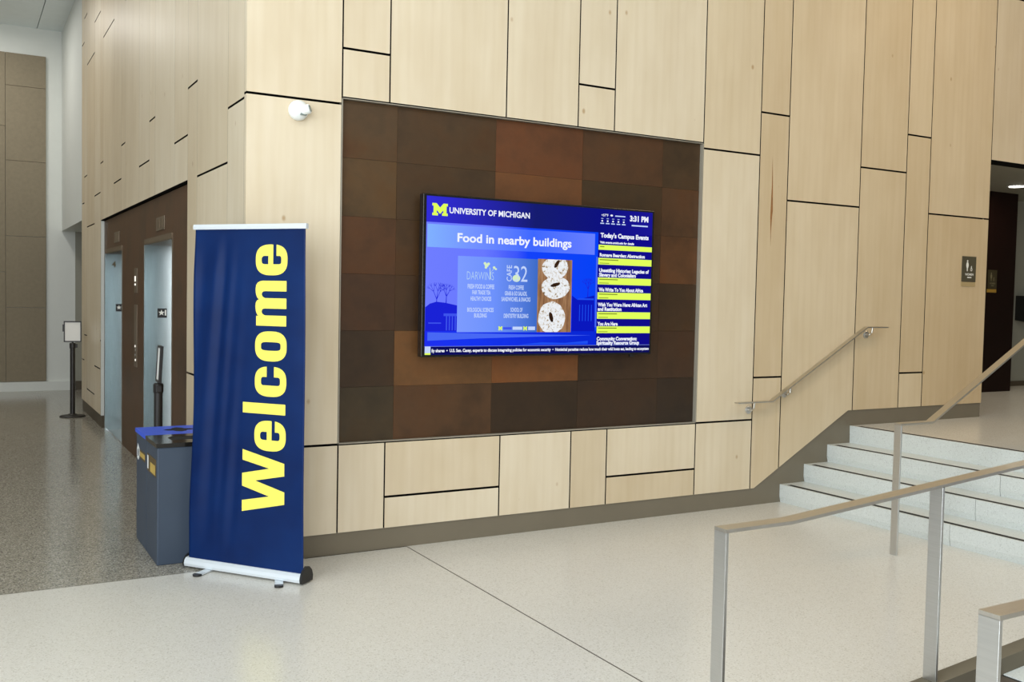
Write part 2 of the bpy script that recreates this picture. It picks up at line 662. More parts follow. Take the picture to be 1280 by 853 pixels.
# ------------------------------------------------------------------ left wall with the lift recess
EY = [(2.54, 3.82), (5.38, 6.64)]
EH = 2.14
wl = G()
for a, b_ in ((0.06, 2.54), (3.82, 5.38), (6.64, 8.93)):
    wl.box(0.058, 0.36, a, b_, 0, WT)
for a, b_ in EY:
    wl.box(0.058, 0.36, a, b_, EH + .02, WT)
wl = wl.build('wall_left', 'backing')
props(wl, 'maple panelled side wall above and beside the lift recess', None, None, 'structure')
RY0, RY1, RZ = 1.727, 6.84, 2.55
yc = [0.052, .466, 1.387, 1.727, 2.25, 3.138, 3.43, 4.0, 4.9, 5.17, 5.73, 6.64, 6.9, 7.48, 8.30, 8.62, 8.93]
kl = 'ACBACBACBACBACBA'
JL = {'A': [.727, 2.90, 5.095], 'B': [1.08, 3.25, 5.41], 'C': [.355, 2.55, 4.72]}
for i in range(16):
    y0, y1 = yc[i], yc[i + 1]
    zs = [.150] + JL[kl[i]] + [WT - .03]
    for j in range(len(zs) - 1):
        lo, hi = zs[j], zs[j + 1]
        parts = [(y0, y1, lo, hi)]
        if y1 > RY0 + .02 and y0 < RY1 - .02 and lo < RZ:
            parts = []
            if y0 < RY0:
                parts.append((y0, RY0, lo, hi))
            if y1 > RY1:
                parts.append((RY1 + .003, y1, lo, min(hi, hi)))
                if hi > RZ:
                    parts.append((y0, RY1 + .003, RZ, hi))
            elif hi > RZ + .02:
                parts.append((y0, y1, RZ, hi))
        for a, b_, l, h in parts:
            a_ = a + .0012 if a > .06 else a
            dark_edges(box('wall_panel', 0.0, 0.05, a_, b_ - .0012, l + gh, h - gh, 'maple', wl), 0)
# bronze cladding inside the recess
for a, b_, l, h in ((RY0, 2.50, 0, RZ), (2.50, 3.86, EH + .055, RZ), (3.86, 5.34, 0, RZ), (5.34, 6.68, EH + .055, RZ), (6.68, RY1, 0, RZ)):
    o = box('recess_panel', 0.040, 0.056, a + .001, b_ - .001, l + .002, h - .004, 'bronze_tile', wl)
    o.color = lin(92, 61, 34)
box('edge_trim', 0.001, 0.038, RY1 - .004, RY1 + .002, .155, RZ - .004, 'white_paint', wl)
bl = G().box(0.012, 0.05, 0.06, RY0, 0, .148).box(0.012, 0.05, RY1 + .004, 8.93, 0, .148).build('baseboard_left', 'base_dark')
props(bl, 'dark baseboard under the panelled side wall', None, None, 'structure')


def star(cx, cz, r0):
    return [(cx + (r0 if k % 2 == 0 else r0 * .42) * math.sin(math.pi * k / 5), cz + (r0 if k % 2 == 0 else r0 * .42) * math.cos(math.pi * k / 5)) for k in range(10)]


for n_, (a, b_) in enumerate(EY):
    d = thing('door_%d' % (n_ + 1), (0.04, (a + b_) / 2, 0), ['nearer lift entrance with pale steel jamb', 'farther lift entrance with pale steel jamb'][n_], None, None, 'structure')
    box('jamb', .020, .34, b_ - .012, b_ + .012, 0, EH, 'jamb_steel', d)
    box('jamb', .038, .34, a - .012, a + .006, 0, EH, 'jamb_steel', d)
    box('head_lining', .030, .34, a + .012, b_ - .012, EH, EH + .012, 'header_bronze', d)
    box('header', .026, .05, a - .036, b_ + .036, EH + .006, EH + .055, 'header_bronze', d)
    box('reveal_strip', .030, .05, b_ + .012, b_ + .038, 0, EH + .006, 'black_plastic', d)
    box('reveal_strip', .037, .05, a - .036, a - .012, 0, EH + .006, 'header_bronze', d)
    mid = (a + b_) / 2
    box('door_leaf', .335, .350, a + .012, mid - .002, 0.01, EH, 'brushed_steel', d)
    box('door_leaf', .335, .350, mid + .002, b_ - .012, 0.01, EH, 'brushed_steel', d)
    box('sill', .05, .33, a + .012, b_ - .012, 0, .006, 'brushed_steel', d)
    yf = b_ - .012
    pl = box('designation_plate', .142, .228, yf - .004, yf, 1.446, 1.536, 'black_plastic', d)
    G().prism(star(.178, 1.494, .030), 'y', yf - .0052, yf - .004).build('star', 'sign_white', pl)
    vs, fs = fit_text('1', .014, .050, .03)
    mk('numeral', [(.208 + p, yf - .005, 1.470 + q) for p, q in vs], fs, 'sign_white', pl)
    if n_ == 1:
        vs, fs = fit_text('4', .045, .066, .02)
        mk('numeral', [(.098 + p, yf - .001, 1.985 + q) for p, q in vs], fs, 'label_brown', d)

for n_, (a, b_) in enumerate(((2.86, 3.26), (5.57, 5.95))):
    t = thing('hall_lantern', (0.04, (a + b_) / 2, 2.243), ['bronze lantern plate above the nearer lift entrance', 'bronze lantern plate above the farther lift entrance'][n_], 'lantern', 'lantern plates over the lifts')
    box('plate', .032, .040, a, b_, 2.243, 2.362, 'plate_bronze', t, .002)
    for k in range(2):
        c_ = a + (b_ - a) * (.32 + .36 * k)
        box('arrow_lens', .029, .032, c_ - .05, c_ + .05, 2.262, 2.343, 'header_bronze', t)

t = thing('call_panel', (0.04, 4.41, .93), 'slim bronze call button panel between the two lifts', 'call panel')
up = box('indicator_plate', .033, .040, 4.33, 4.50, 1.68, 1.93, 'plate_bronze', t, .001)
box('indicator_lamp', .030, .033, 4.40, 4.46, 1.795, 1.85, 'indicator_glow', up)
box('indicator_lamp', .030, .033, 4.40, 4.46, 1.755, 1.775, 'indicator_glow', up)
lp = box('button_plate', .033, .040, 4.33, 4.50, .93, 1.56, 'plate_bronze', t, .001)
for zz, mt_ in ((1.14, 'indicator_glow'), (1.10, 'brushed_steel'), (1.05, 'brushed_steel'), (1.0, 'indicator_glow')):
    G().lathe((.033, 4.40 + (zz * 10 % 1) * .04, zz), [(.012, 0), (.012, -.003), (.009, -.005)], 12, 'x').build('button', mt_, lp)

# ------------------------------------------------------------------ far end of the hall
FY = 11.95
wf = G().box(-9, 0.209, FY, FY + .2, 0, WT).box(0.209, 4, FY + .02, FY + .2, 0, WT).build('wall_back', 'white_paint')
props(wf, 'white far wall of the lift hall', None, None, 'structure')
for a, b_, zl in ((-0.836, -0.242, [.160, 1.387, 2.56, 3.79, 5.003, 5.53]), (-2.03, -0.842, [.160, 1.967, 4.34, 5.53]), (-3.22, -2.036, [.160, 1.387, 2.56, 3.79, 5.003, 5.53]), (-4.4, -3.23, [.160, 1.967, 4.34, 5.53])):
    for l, h in zip(zl[:-1], zl[1:]):
        box('acoustic_panel', a, b_, FY - .05, FY - .002, l + .003, h - .003, 'acoustic', wf)
bf = box('baseboard_back', -9, 0.205, FY - .055, FY - .001, 0, .155, 'white_paint')
props(bf, 'pale baseboard of the far wall', None, None, 'structure')
sf = box('wall_soffit', 0.0, 0.36, 8.94, FY - .002, 2.677, WT, 'white_paint')
props(sf, 'pale wall bridging the side corridor opening', None, None, 'structure')
wc = G().box(0.21, 3.5, FY - .02, FY + .02, .15, 2.9).build('wall_corridor_shaded', 'grey_paint')  # far wall carried on; corridor shade is put into the darker grey colour
props(wc, 'far wall inside the side corridor, its shade put into the grey', None, None, 'structure')
bc = box('baseboard_corridor', 0.21, 3.5, FY - .035, FY - .021, 0, .15, 'base_dark')
props(bc, 'dark baseboard inside the side corridor', None, None, 'structure')
cc = box('ceiling_corridor', 0.361, 3.5, 8.6, FY - .03, 2.68, 2.80, 'grey_paint')
props(cc, 'low ceiling of the side corridor', None, None, 'structure')
fc = box('floor_corridor', 0.401, 3.5, 8.6, 12.1, -.03, 0, 'terrazzo_dark')
props(fc, 'dark terrazzo floor of the side corridor', None, None, 'structure')
ws = box('wall_corridor_side', 0.361, 3.5, 8.5, 8.6, 0, 2.68, 'grey_paint')
props(ws, 'near side wall of the side corridor', None, None, 'structure')
we = box('wall_corridor_end', 3.5, 3.6, 8.5, 12.1, 0, 2.9, 'grey_paint')
props(we, 'end wall of the side corridor', None, None, 'structure')

ce = box('ceiling', -9, 15, -13, 12.2, WT + .02, WT + .15, 'backing')
props(ce, 'pale panelled ceiling of the lobby', None, None, 'structure')
xs = [-9, -6.6, -4.2, -2.6, -0.37, 1.9, 4.3, 6.7, 9.1, 11.5, 15]
ys = [-13, -8, -3, 2, 7, 12.2]
for i in range(len(xs) - 1):
    for j in range(len(ys) - 1):
        box('ceiling_panel', xs[i] + .006, xs[i + 1] - .006, ys[j] + .006, ys[j + 1] - .006, WT - .02, WT + .02, 'ceiling_paint', ce)

wrt = box('light_block_right', 14.9, 15.1, -13, 4.0, 0, WT, 'acoustic')  # unseen wall, added in a darker material to cut light from the right
props(wrt, 'unseen wall added on the right to cut light on the upper landing', None, None, 'structure')
# ------------------------------------------------------------------ restroom recess on the upper level
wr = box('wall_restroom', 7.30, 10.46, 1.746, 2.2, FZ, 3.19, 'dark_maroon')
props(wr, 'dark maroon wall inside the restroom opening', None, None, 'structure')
wrb = box('wall_restroom_back', 10.47, 15, 2.25, 2.4, FZ, 3.19, 'grey_paint')
props(wrb, 'dim pale wall deeper inside the restroom opening', None, None, 'structure')
brb = box('baseboard_restroom', 10.47, 15, 2.225, 2.249, FZ, FZ + .07, 'base_dark')
props(brb, 'dark baseboard of the pale restroom wall', None, None, 'structure')
cr = box('ceiling_restroom', 7.292, 15, 0.26, 2.4, 3.19, 3.26, 'grey_paint')
props(cr, 'low grey ceiling inside the restroom opening', None, None, 'structure')
t = thing('downlight', (9.6, 1.22, 3.19), 'lit round recessed downlight in the restroom ceiling', 'light')
G().lathe((9.6, 1.22, 3.19), [(.085, 0), (.11, -.002), (.11, -.010), (.085, -.012)], 24).build('trim_ring', 'white_plastic', t)
G().lathe((9.6, 1.22, 3.176), [(.083, 0), (.083, -.004)], 24).build('lens', 'lamp_glow', t)
area('restroom_lamp', (9.6, 1.22, 3.165), (0, 0, -1), .12, .12, 9, (1.0, .9, .72)).parent = None
t = thing('towel_dispenser', (11.40, 2.25, 1.52), 'black wall unit on the pale restroom wall, cut by the frame edge', 'dispenser')
G().prism([(2.249, 1.54), (2.249, 1.88), (2.06, 1.88), (2.06, 1.64), (2.12, 1.52)], 'x', 11.28, 11.62).build('housing', 'black_plastic', t)
box('front_cover', 11.30, 11.60, 2.045, 2.06, 1.66, 1.86, 'black_gloss', t, .004)


def person_icon(cx, cz, h):
    """skirted figure"""
    k = h
    head = [(cx + .085 * k * math.cos(a * math.pi / 6), cz + .90 * k + .09 * k * math.sin(a * math.pi / 6)) for a in range(12)]
    body = [(cx - .05 * k, cz), (cx + .05 * k, cz), (cx + .06 * k, cz + .26 * k), (cx + .13 * k, cz + .36 * k), (cx + .17 * k, cz + .55 * k), (cx + .12 * k, cz + .74 * k), (cx + .05 * k, cz + .80 * k),
            (cx - .05 * k, cz + .80 * k), (cx - .12 * k, cz + .74 * k), (cx - .17 * k, cz + .55 * k), (cx - .13 * k, cz + .36 * k), (cx - .06 * k, cz + .26 * k)]
    return head, body


def chair_icon(cx, cz, r0):
    ring = [(cx + r0 * math.cos(a * math.pi / 8), cz + r0 * math.sin(a * math.pi / 8)) for a in range(16)]
    hole = [(cx + r0 * .55 * math.cos(a * math.pi / 8), cz + r0 * .55 * math.sin(a * math.pi / 8)) for a in range(16)]
    back = [(cx - .5 * r0, cz + .7 * r0), (cx - .1 * r0, cz + 2.3 * r0), (cx + .35 * r0, cz + 2.3 * r0), (cx + .35 * r0, cz + .9 * r0)]
    return ring, hole, back


def restroom_sign(x0, x1, z0, z1, yw, label, dim, word):
    t = thing('restroom_sign', ((x0 + x1) / 2, yw, z0 - .045), label, 'sign', 'restroom signs')
    w = 'sign_dim' if dim else 'sign_white'
    pn = box('sign_plate', x0, x1, yw - .008, yw, z0, z1, 'sign_dark' if dim else 'sign_olive', t, .001)
    box('lower_plate', x0 - .004, x1 - .002, yw - .007, yw, z0 - .044, z0 - .002, 'sign_gold' if dim else 'sign_tan', t, .001)
    W_, H_ = x1 - x0, z1 - z0
    hd, bd = person_icon(x0 + .36 * W_, z0 + .42 * H_, .44 * H_)
    g = G().prism(hd, 'y', yw - .0092, yw - .008).prism(bd, 'y', yw - .0092, yw - .008)
    g.build('woman_symbol', w, pn)
    ring, hole, back = chair_icon(x0 + .65 * W_, z0 + .485 * H_, .062 * H_)
    vs, fs = outline_mesh([ring, hole])
    g = G().prism(back, 'y', yw - .0092, yw - .008).add([(p, yw - .0092, q) for p, q in vs], fs)
    g.build('wheelchair_symbol', w, pn)
    vs, fs = fit_text(word, .62 * W_, .085 * H_, .03)
    mk('lettering', [(x0 + .2 * W_ + p, yw - .0092, z0 + .25 * H_ + q) for p, q in vs], fs, w, pn)
    box('small_line', x0 + .38 * W_, x0 + .68 * W_, yw - .0092, yw - .008, z0 + .155 * H_, z0 + .195 * H_, w, pn)


restroom_sign(6.902, 7.112, 1.951, 2.198, 0.0, 'olive WOMEN restroom sign on the maple panel', False, 'WOMEN')
restroom_sign(9.885, 10.072, 1.945, 2.19, 1.746, 'dim restroom sign with gold strip on the dark maroon wall', True, 'WOMEN')

# ------------------------------------------------------------------ steps
st = thing('staircase', (4.585, -1.68, 0), 'four pale terrazzo steps with black nosing strips up to the landing', 'stairs')
RX = [4.585, 4.867, 5.148, 5.428]
RH = [.154, .309, .464, FZ]
for i in range(4):
    x0 = RX[i]
    x1 = RX[i + 1] + .02 if i < 3 else 5.70
    z0 = 0 if i == 0 else RH[i - 1]
    for y0, y1 in ((-1.632, 0.009), (-3.358, -1.636)):
        g = G()
        # undercut riser: nosing slightly proud of the riser foot
        top = RH[i] if i < 3 else FZ + .0
        xe = x1 if i < 3 else 5.438
        g.prism([(x0, top), (xe, top), (xe, z0 if i < 3 else z0), (x0 + .012, z0), (x0, z0 + .05)] if i < 3 else [(x0, top), (xe, top), (xe, z0), (x0 + .004, z0)], 'y', y0, y1)
        s_ = g.build('step', 'step_stone', st)
        if i < 3:
            ya, yb = y0 + (.07 if y0 < -2 else 0), y1 - (.065 if y1 > -1 else 0)
            box('nosing_strip', x0 + .022, x0 + .070, ya, yb, RH[i] - .004, RH[i] + .0009, 'black_strip', s_)
box('landing_strip', 5.450, 5.498, -3.29, -.065, FZ - .003, FZ + .0009, 'black_strip', st)

# ------------------------------------------------------------------ ramp
SL = 0.0790
RMX = 1.127


def rampz(x):
    return max(0.0, (x - RMX) * SL)


rp = thing('ramp', (1.127, -3.94, 0), 'gently sloping access ramp between two low brown kerbs', 'ramp')
G().prism([(2.425, 0), (2.425, rampz(2.425)), (8.4, rampz(8.4)), (8.4, 0)], 'y', -4.408, -3.462).build('ramp_surface', 'step_stone', rp)
G().prism([(2.405, 0), (2.405, rampz(2.405) - .004), (2.424, rampz(2.424) - .004), (2.424, 0)], 'y', -4.408, -3.462).build('joint_strip', 'black_strip', rp)
G().prism([(1.14, 0), (1.14, rampz(1.14)), (2.404, rampz(2.404)), (2.404, 0)], 'y', -4.408, -3.462).build('ramp_mat', 'joint_strip', rp)
for y0, y1 in ((-3.460, -3.380), (-4.490, -4.410)):
    G().prism([(.86, 0), (.86, .071), (1.127, .071), (8.4, .071 + (8.4 - 1.127) * SL), (8.4, 0)], 'y', y0, y1).build('kerb', 'kerb_metal', rp)


# ------------------------------------------------------------------ handrails
def flat_rail(name, path, yc_, w, th, mat, parent):
    """flat bar along an x-z path (path = top face), w wide in y"""
    n_ = len(path)
    P = [Vector((a, b_)) for a, b_ in path]
    low = []
    for i in range(n_):
        d0 = (P[i] - P[i - 1]).normalized() if i else (P[1] - P[0]).normalized()
        d1 = (P[i + 1] - P[i]).normalized() if i < n_ - 1 else d0
        n0, n1 = Vector((d0.y, -d0.x)), Vector((d1.y, -d1.x))
        nn = (n0 + n1).normalized()
        low.append(P[i] + nn * (th / max(.3, nn.dot(n0))))
    g = G()
    for i in range(n_ - 1):
        g.prism([P[i][:], P[i + 1][:], low[i + 1][:], low[i][:]], 'y', yc_ - w / 2, yc_ + w / 2)
    return g.build(name, mat, parent)


def post(parent, x, yc_, z0, z1, w=.062, t=.013):
    g = G().box(x - t / 2, x + t / 2, yc_ - w / 2, yc_ + w / 2, z0, z1, .0012)
    return g.build('post', 'brushed_steel', parent)


hr = thing('stair_handrail', (4.02, -1.62, 0), 'flat steel handrail on posts in the middle of the steps', 'handrail')
SS = .525
ztop = .905 + (5.80 - 4.337) * SS
flat_rail('rail', [(4.007, .905), (4.337, .905), (5.80, ztop), (6.15, ztop)], -1.62, .058, .013, 'rail_steel', hr)
post(hr, 4.014, -1.62, 0, .893, .056)
post(hr, 6.14, -1.62, FZ, ztop - .012, .056)

for yc_, lab in ((-3.42, 'brushed steel ramp handrail on flat posts, rising past the steps'), (-4.45, 'nearest brushed steel ramp handrail, cut by the lower right frame corner')):
    hr = thing('ramp_handrail', (.81, yc_, 0), lab, 'handrail', 'ramp handrails')
    flat_rail('rail', [(.803, .903), (1.127, .903), (8.3, .903 + (8.3 - 1.127) * SL)], yc_, .062, .013, 'rail_steel', hr)
    post(hr, .8095, yc_, 0, .892)
    x = 1.985
    while x < 8.2:
        z_ = .071 + (x - 1.127) * SL
        post(hr, x, yc_, z_ - .0, .903 + (x - 1.127) * SL - .010)
        x += 1.2

hr = thing('wall_handrail', (4.37, 0, .8), 'slim steel handrail fixed to the maple wall beside the steps', 'handrail')
flat_rail('rail', [(3.985, .888), (4.366, .888), (5.495, 1.512), (5.765, 1.512)], -.075, .045, .010, 'rail_steel', hr)
for bx, bz, zr in ((4.183, .812, .880), (5.580, 1.438, 1.503)):
    br = G().lathe((bx, 0, bz), [(.034, 0), (.034, -.008), (.028, -.012)], 20, 'y').build('bracket_plate', 'brushed_steel', hr)
    G().tube([(bx, -.010, bz), (bx, -.045, bz), (bx, -.068, bz + .02), (bx, -.075, zr)], .008).build('bracket_arm', 'rail_steel', br)
br = G().lathe((4.59, 0, .93), [(.030, 0), (.030, -.006), (.026, -.010)], 20, 'y').build('bracket_plate', 'brushed_steel', hr)
G().tube([(4.59, -.010, .93), (4.59, -.045, .93), (4.59, -.070, .95), (4.59, -.075, 1.003)], .008).build('bracket_arm', 'rail_steel', br)

# ------------------------------------------------------------------ security camera on the wall
t = thing('security_camera', (.320, 0, 2.848), 'small white round security camera on the maple corner panel', 'camera')
G().lathe((.320, 0, 2.848), [(.062, 0), (.064, -.012), (.062, -.030), (.052, -.045), (.030, -.056), (.008, -.060)], 28, 'y').build('base', 'white_plastic', t, smooth=True)
g = G().lathe((0, 0, 0), [(.010, -.034), (.026, -.030), (.031, -.01), (.031, .030), (.027, .036)], 22, 'z')
dr = Vector((.75, -.55, .28)).normalized()
Mx = Matrix.Translation((.345, -.062, 2.845)) @ dr.to_track_quat('Z', 'Y').to_matrix().to_4x4()
eye = g.xform(Mx).build('camera_head', 'white_plastic', t, smooth=True)
G().lathe((0, 0, .0355), [(.022, 0), (.022, .003), (.012, .004)], 20).xform(Mx).build('lens', 'lens_grey', eye)
G().box(.318, .358, -.075, -.052, 2.812, 2.832, .004).build('bracket', 'lens_grey', t)

# ------------------------------------------------------------------ roll-up banner
B0 = Vector((-.312, .113, 0))
BD = Vector((.6137, -.7896, 0))
BN = Vector((-.7896, -.6137, 0))


def bp(u, n_, z):
    return B0 + BD * u + BN * n_ + Vector((0, 0, z))


ban = thing('banner_stand', bp(.42, -.03, 0)[:], 'navy roll-up banner stand reading Welcome in yellow', 'banner')


def ban_prism(name, prof, u0, u1, mat, parent):
    n_ = len(prof)
    vs = [bp(u0, a, b_) for a, b_ in prof] + [bp(u1, a, b_) for a, b_ in prof]
    fs = [tuple(range(n_)), tuple(range(2 * n_ - 1, n_ - 1, -1))] + [(i, (i + 1) % n_, n_ + (i + 1) % n_, n_ + i) for i in range(n_)]
    return mk(name, vs, fs, mat, parent)


cas = ban_prism('cassette', [(.010, .014), (.014, .030), (.010, .050), (-.004, .064), (-.030, .068), (-.075, .060), (-.095, .035), (-.090, .014)], -.013, .834, 'aluminium', ban)
capp = [(.014, .010), (.018, .034), (.010, .062), (-.010, .090), (-.035, .104), (-.062, .100), (-.088, .075), (-.100, .040), (-.096, .010)]
ban_prism('end_cap', capp, .834, .850, 'black_plastic', cas)
ban_prism('end_cap', [(a * .9 - .002, b_ * .72 + .006) for a, b_ in capp], -.026, -.013, 'black_plastic', cas)
G().tube([bp(.40, -.055, .05), bp(.43, -.055, 2.09)], .009).build('pole', 'brushed_steel', ban)
tr = ban_prism('top_rail', [(.004, 2.078), (.006, 2.094), (.002, 2.108), (-.018, 2.108), (-.020, 2.078)], .036, .846, 'aluminium', ban)


def wave(u, z):
    k = max(0.0, min(1.0, (z - .1) / .35)) * max(0.0, min(1.0, (2.06 - z) / .25))
    e = math.exp(-((u - .15) / .15) ** 2)
    w = .0085 * math.sin(34 * u - 3.2 * z + 1.0) * e + .0065 * math.sin(58 * u - 5.5 * z) * math.exp(-((u - .27) / .09) ** 2)
    w += .010 * math.sin(4.2 * z + .6) * math.exp(-(u / .07) ** 2)
    w += .004 * math.sin(3.4 * z) * math.exp(-((u - .84) / .05) ** 2)
    return w * k


NU, NV = 64, 90
vs, fs = [], []
for side in (0, -.0016):
    for j in range(NV + 1):
        z = .060 + (2.082 - .060) * j / NV
        ul = .004 + .0185 * z - .008 * math.sin(math.pi * min(1, z / 2.08)) * .0
        ur = .842 - .0046 * z
        for i in range(NU + 1):
            u = ul + (ur - ul) * i / NU
            vs.append(bp(u, -.010 + wave(u, z) + side, z))
W1 = NU + 1
K = W1 * (NV + 1)
for j in range(NV):
    for i in range(NU):
        a = j * W1 + i
        fs.append((a, a + 1, a + W1 + 1, a + W1))
        fs.append((K + a, K + a + W1, K + a + W1 + 1, K + a + 1))
for j in range(NV):
    for i in (0, NU):
        a = j * W1 + i
        fs.append((a, a + W1, K + a + W1, K + a))
cloth = mk('banner_cloth', vs, fs, 'banner_cloth', ban, smooth=True)


def se(cx, cy, rx, ry, n_, t):
    c_, s_ = math.cos(t), math.sin(t)
    return (cx + rx * math.copysign(abs(c_) ** (2 / n_), c_), cy + ry * math.copysign(abs(s_) ** (2 / n_), s_))


def rounded(pts, r_=.012, k=4):
    """round the corners of a polygon"""
    out = []
    n_ = len(pts)
    for i in range(n_):
        p, q, s_ = Vector(pts[i - 1][:2]), Vector(pts[i][:2]), Vector(pts[(i + 1) % n_][:2])
        rr = pts[i][2] if len(pts[i]) > 2 else 0
        if rr <= 0:
            out.append(q[:])
            continue
        a = q + (p - q).normalized() * rr
        b_ = q + (s_ - q).normalized() * rr
        for j in range(k + 1):
            t = j / k
            out.append((a * (1 - t) ** 2 + q * 2 * t * (1 - t) + b_ * t * t)[:])
    return out


def full(rx, n_, ry=.1115, cy=.1065):
    return [se(0, cy, rx, ry, n_, 2 * math.pi * i / 48) for i in range(48)]


def open_c(rx, lo, hi, inner):
    """outer superellipse cut on the right between heights lo and hi, joined to an inner path"""
    pts_ = [se(0, .1065, rx, .1115, 2.7, 2 * math.pi * i / 64) for i in range(64)]
    right = [p for p in pts_ if not (p[0] > 0 and lo < p[1] < hi)]
    # order clockwise from the point just below lo on the right side round to just above hi
    st_ = max((p for p in right if p[0] > 0 and p[1] <= lo), key=lambda p: p[1])
    i0 = right.index(st_)
    seq = [right[(i0 - k) % len(right)] for k in range(len(right))]
    xr = rx * .985
    return [(xr, lo)] + seq + [(xr, hi)] + inner


def letter_e():
    inner = rounded([(.02, .095), (-.0255, .095), (-.0255, .038, .016), (.0235, .038, .016), (.0235, .072)])
    inner[0] = (.03, .095)
    c_ = open_c(.090, .072, .095, inner)
    eye_ = rounded([(-.0255, .129), (.0235, .129), (.0235, .177, .022), (-.0255, .177, .022)])
    return [c_, eye_]


def letter_c():
    inner = rounded([(.027, .134), (.027, .174, .018), (-.023, .174, .018), (-.023, .039, .018), (.027, .039, .018), (.027, .082)])
    return [open_c(.089, .082, .134, inner)]


def letter_o():
    return [full(.0885, 2.7), [se(0, .1065, .0255, .0695, 4, 2 * math.pi * i / 32) for i in range(32)]]


def letter_m():
    o_ = [(0, 0), (0, .212), (.058, .212), (.058, .192)]
    o_ += [(.058 + .092 * (1 - math.cos(t)) / 1.62, .192 + .026 * math.sin(t)) for t in [math.pi * .5 * k / 6 for k in range(1, 7)]]
    o_ += [(.135, .216), (.148, .208), (.157, .192)]
    o_ += [(.157 + .060 * (1 - math.cos(t)), .192 + .026 * math.sin(t)) for t in [math.pi * .5 * k / 6 for k in range(1, 7)]]
    o_ += [(.240, .214), (.254, .203), (.262, .186), (.265, .165), (.265, 0), (.204, 0)]
    o_ += [(.204, .150), (.202, .164), (.194, .172), (.184, .174), (.172, .168), (.164, .152), (.163, .14), (.163, 0), (.102, 0)]
    o_ += [(.102, .150), (.100, .164), (.092, .172), (.082, .174), (.070, .168), (.062, .152), (.061, .14), (.061, 0)]
    return [o_]


Wuz = [(0.402, 0.393), (0.705, 0.460), (0.705, 0.533), (0.496, 0.586), (0.703, 0.628), (0.703, 0.702), (0.404, 0.768), (0.404, 0.704), (0.598, 0.665), (0.402, 0.624), (0.402, 0.547), (0.597, 0.499), (0.402, 0.460)]
letters = [([[(z, .706 - u) for u, z in Wuz]], 0.0), (letter_e(), .859), ([[(.988, 0), (1.051, 0), (1.051, .304), (.988, .304)]], 0.0),
           (letter_c(), 1.181), (letter_o(), 1.3895), (letter_m(), 1.510), (letter_e(), 1.8975)]
for spl, off in letters:
    vs, fs = outline_mesh(spl)
    mk('banner_letter', [bp(.706 - q, -.0085 + wave(.706 - q, p + off), p + off) for p, q in vs], fs, 'welcome_yellow', cloth)

for (ax, ay), (bx, by) in (((-.190, -.004), (-.296, -.094)), ((.112, -.400), (.076, -.522))):
    p, q = Vector((ax, ay, 0)), Vector((bx, by, 0))
    t_ = (q - p).normalized()
    s_ = Vector((-t_.y, t_.x, 0)) * .024
    vs = [p + s_ + Vector((0, 0, .004)), p - s_ + Vector((0, 0, .004)), q - s_ + Vector((0, 0, .004)), q + s_ + Vector((0, 0, .004))]
    vs += [k + Vector((0, 0, .008)) for k in vs]
    ft = mk('foot', vs, [(0, 1, 2, 3), (4, 5, 6, 7), (0, 1, 5, 4), (1, 2, 6, 5), (2, 3, 7, 6), (3, 0, 4, 7)], 'aluminium', ban)
    ring = [q + t_ * (.024 * math.sin(a)) + s_ * 1.08 * math.cos(a) for a in [math.pi * k / 10 for k in range(11)]] + [q - t_ * .012 - s_ * 1.08, q - t_ * .012 + s_ * 1.08]
    n_ = len(ring)
    vs = [k + Vector((0, 0, .0005)) for k in ring] + [k + Vector((0, 0, .0125)) for k in ring]
    mk('rubber_tip', vs, [tuple(range(n_)), tuple(range(2 * n_ - 1, n_ - 1, -1))] + [(i, (i + 1) % n_, n_ + (i + 1) % n_, n_ + i) for i in range(n_)], 'black_plastic', ft)


# ------------------------------------------------------------------ waste bins
def ring_plate(x0, x1, y0, y1, hole, z0, z1):
    """rectangular plate with a hole (hole = points, counted from angle 0)"""
    vs, fs = outline_mesh([[(x0, y0), (x1, y0), (x1, y1), (x0, y1)], hole])
    g = G().add([(p, q, z1) for p, q in vs], fs)
    g.add([(p, q, z0) for p, q in vs], fs)
    for lp_ in ([(x0, y0), (x1, y0), (x1, y1), (x0, y1)],):
        n_ = len(lp_)
        g.add([(p, q, z0) for p, q in lp_] + [(p, q, z1) for p, q in lp_], [(i, (i + 1) % n_, n_ + (i + 1) % n_, n_ + i) for i in range(n_)])
    return g


def bin_(name, y0, y1, lid, hole, label, cat):
    x0, x1 = -.470, -.020
    t = thing(name, ((x0 + x1) / 2, (y0 + y1) / 2, 0), label, cat, 'waste bins beside the lift wall')
    G().box(x0, x1, y0, y1, .0, .735, .006).build('body', 'bin_body', t)
    box('hole_shade', x0 + .03, x1 - .03, y0 + .03, y1 - .03, .730, .7605, 'void_black', t)  # black plate just under the lid paints in the shade inside the hole
    ring_plate(x0 - .008, x1 + .004, y0 - .006 if y0 < .3 else y0, y1 if y0 < .3 else y1 + .006, hole, .736, .762).build('lid', lid, t)
    return t


hole1 = [(-.245 + a, .425 + b_) for a, b_ in ((-.12, -.07), (.18, -.07), (.18, .08), (-.09, .08), (-.12, .05))]
bn = bin_('landfill_bin', .228, .612, 'bin_black', hole1, 'slate blue bin with glossy black lid beside the banner', 'bin')
pl = box('front_label', -.4735, -.470, .27, .575, .545, .655, 'label_brown', bn)
box('label_patch', -.4745, -.4735, .285, .455, .555, .615, 'label_gold', pl)
box('label_mark', -.4745, -.4735, .525, .560, .56, .645, 'paper', pl)
cx, cy = -.225, .835
hole2 = []
for k in range(16):
    r0 = (.105, .085, .062, .085)[k % 4]
    t_ = 2 * math.pi * k / 16
    hole2.append((cx + 1.0 * r0 * math.cos(t_), cy + 1.0 * r0 * math.sin(t_)))
bn = bin_('recycling_bin', .616, 1.02, 'bin_blue', hole2, 'slate blue recycling bin with bright blue lid behind the black-lidded bin', 'bin')
g = G()
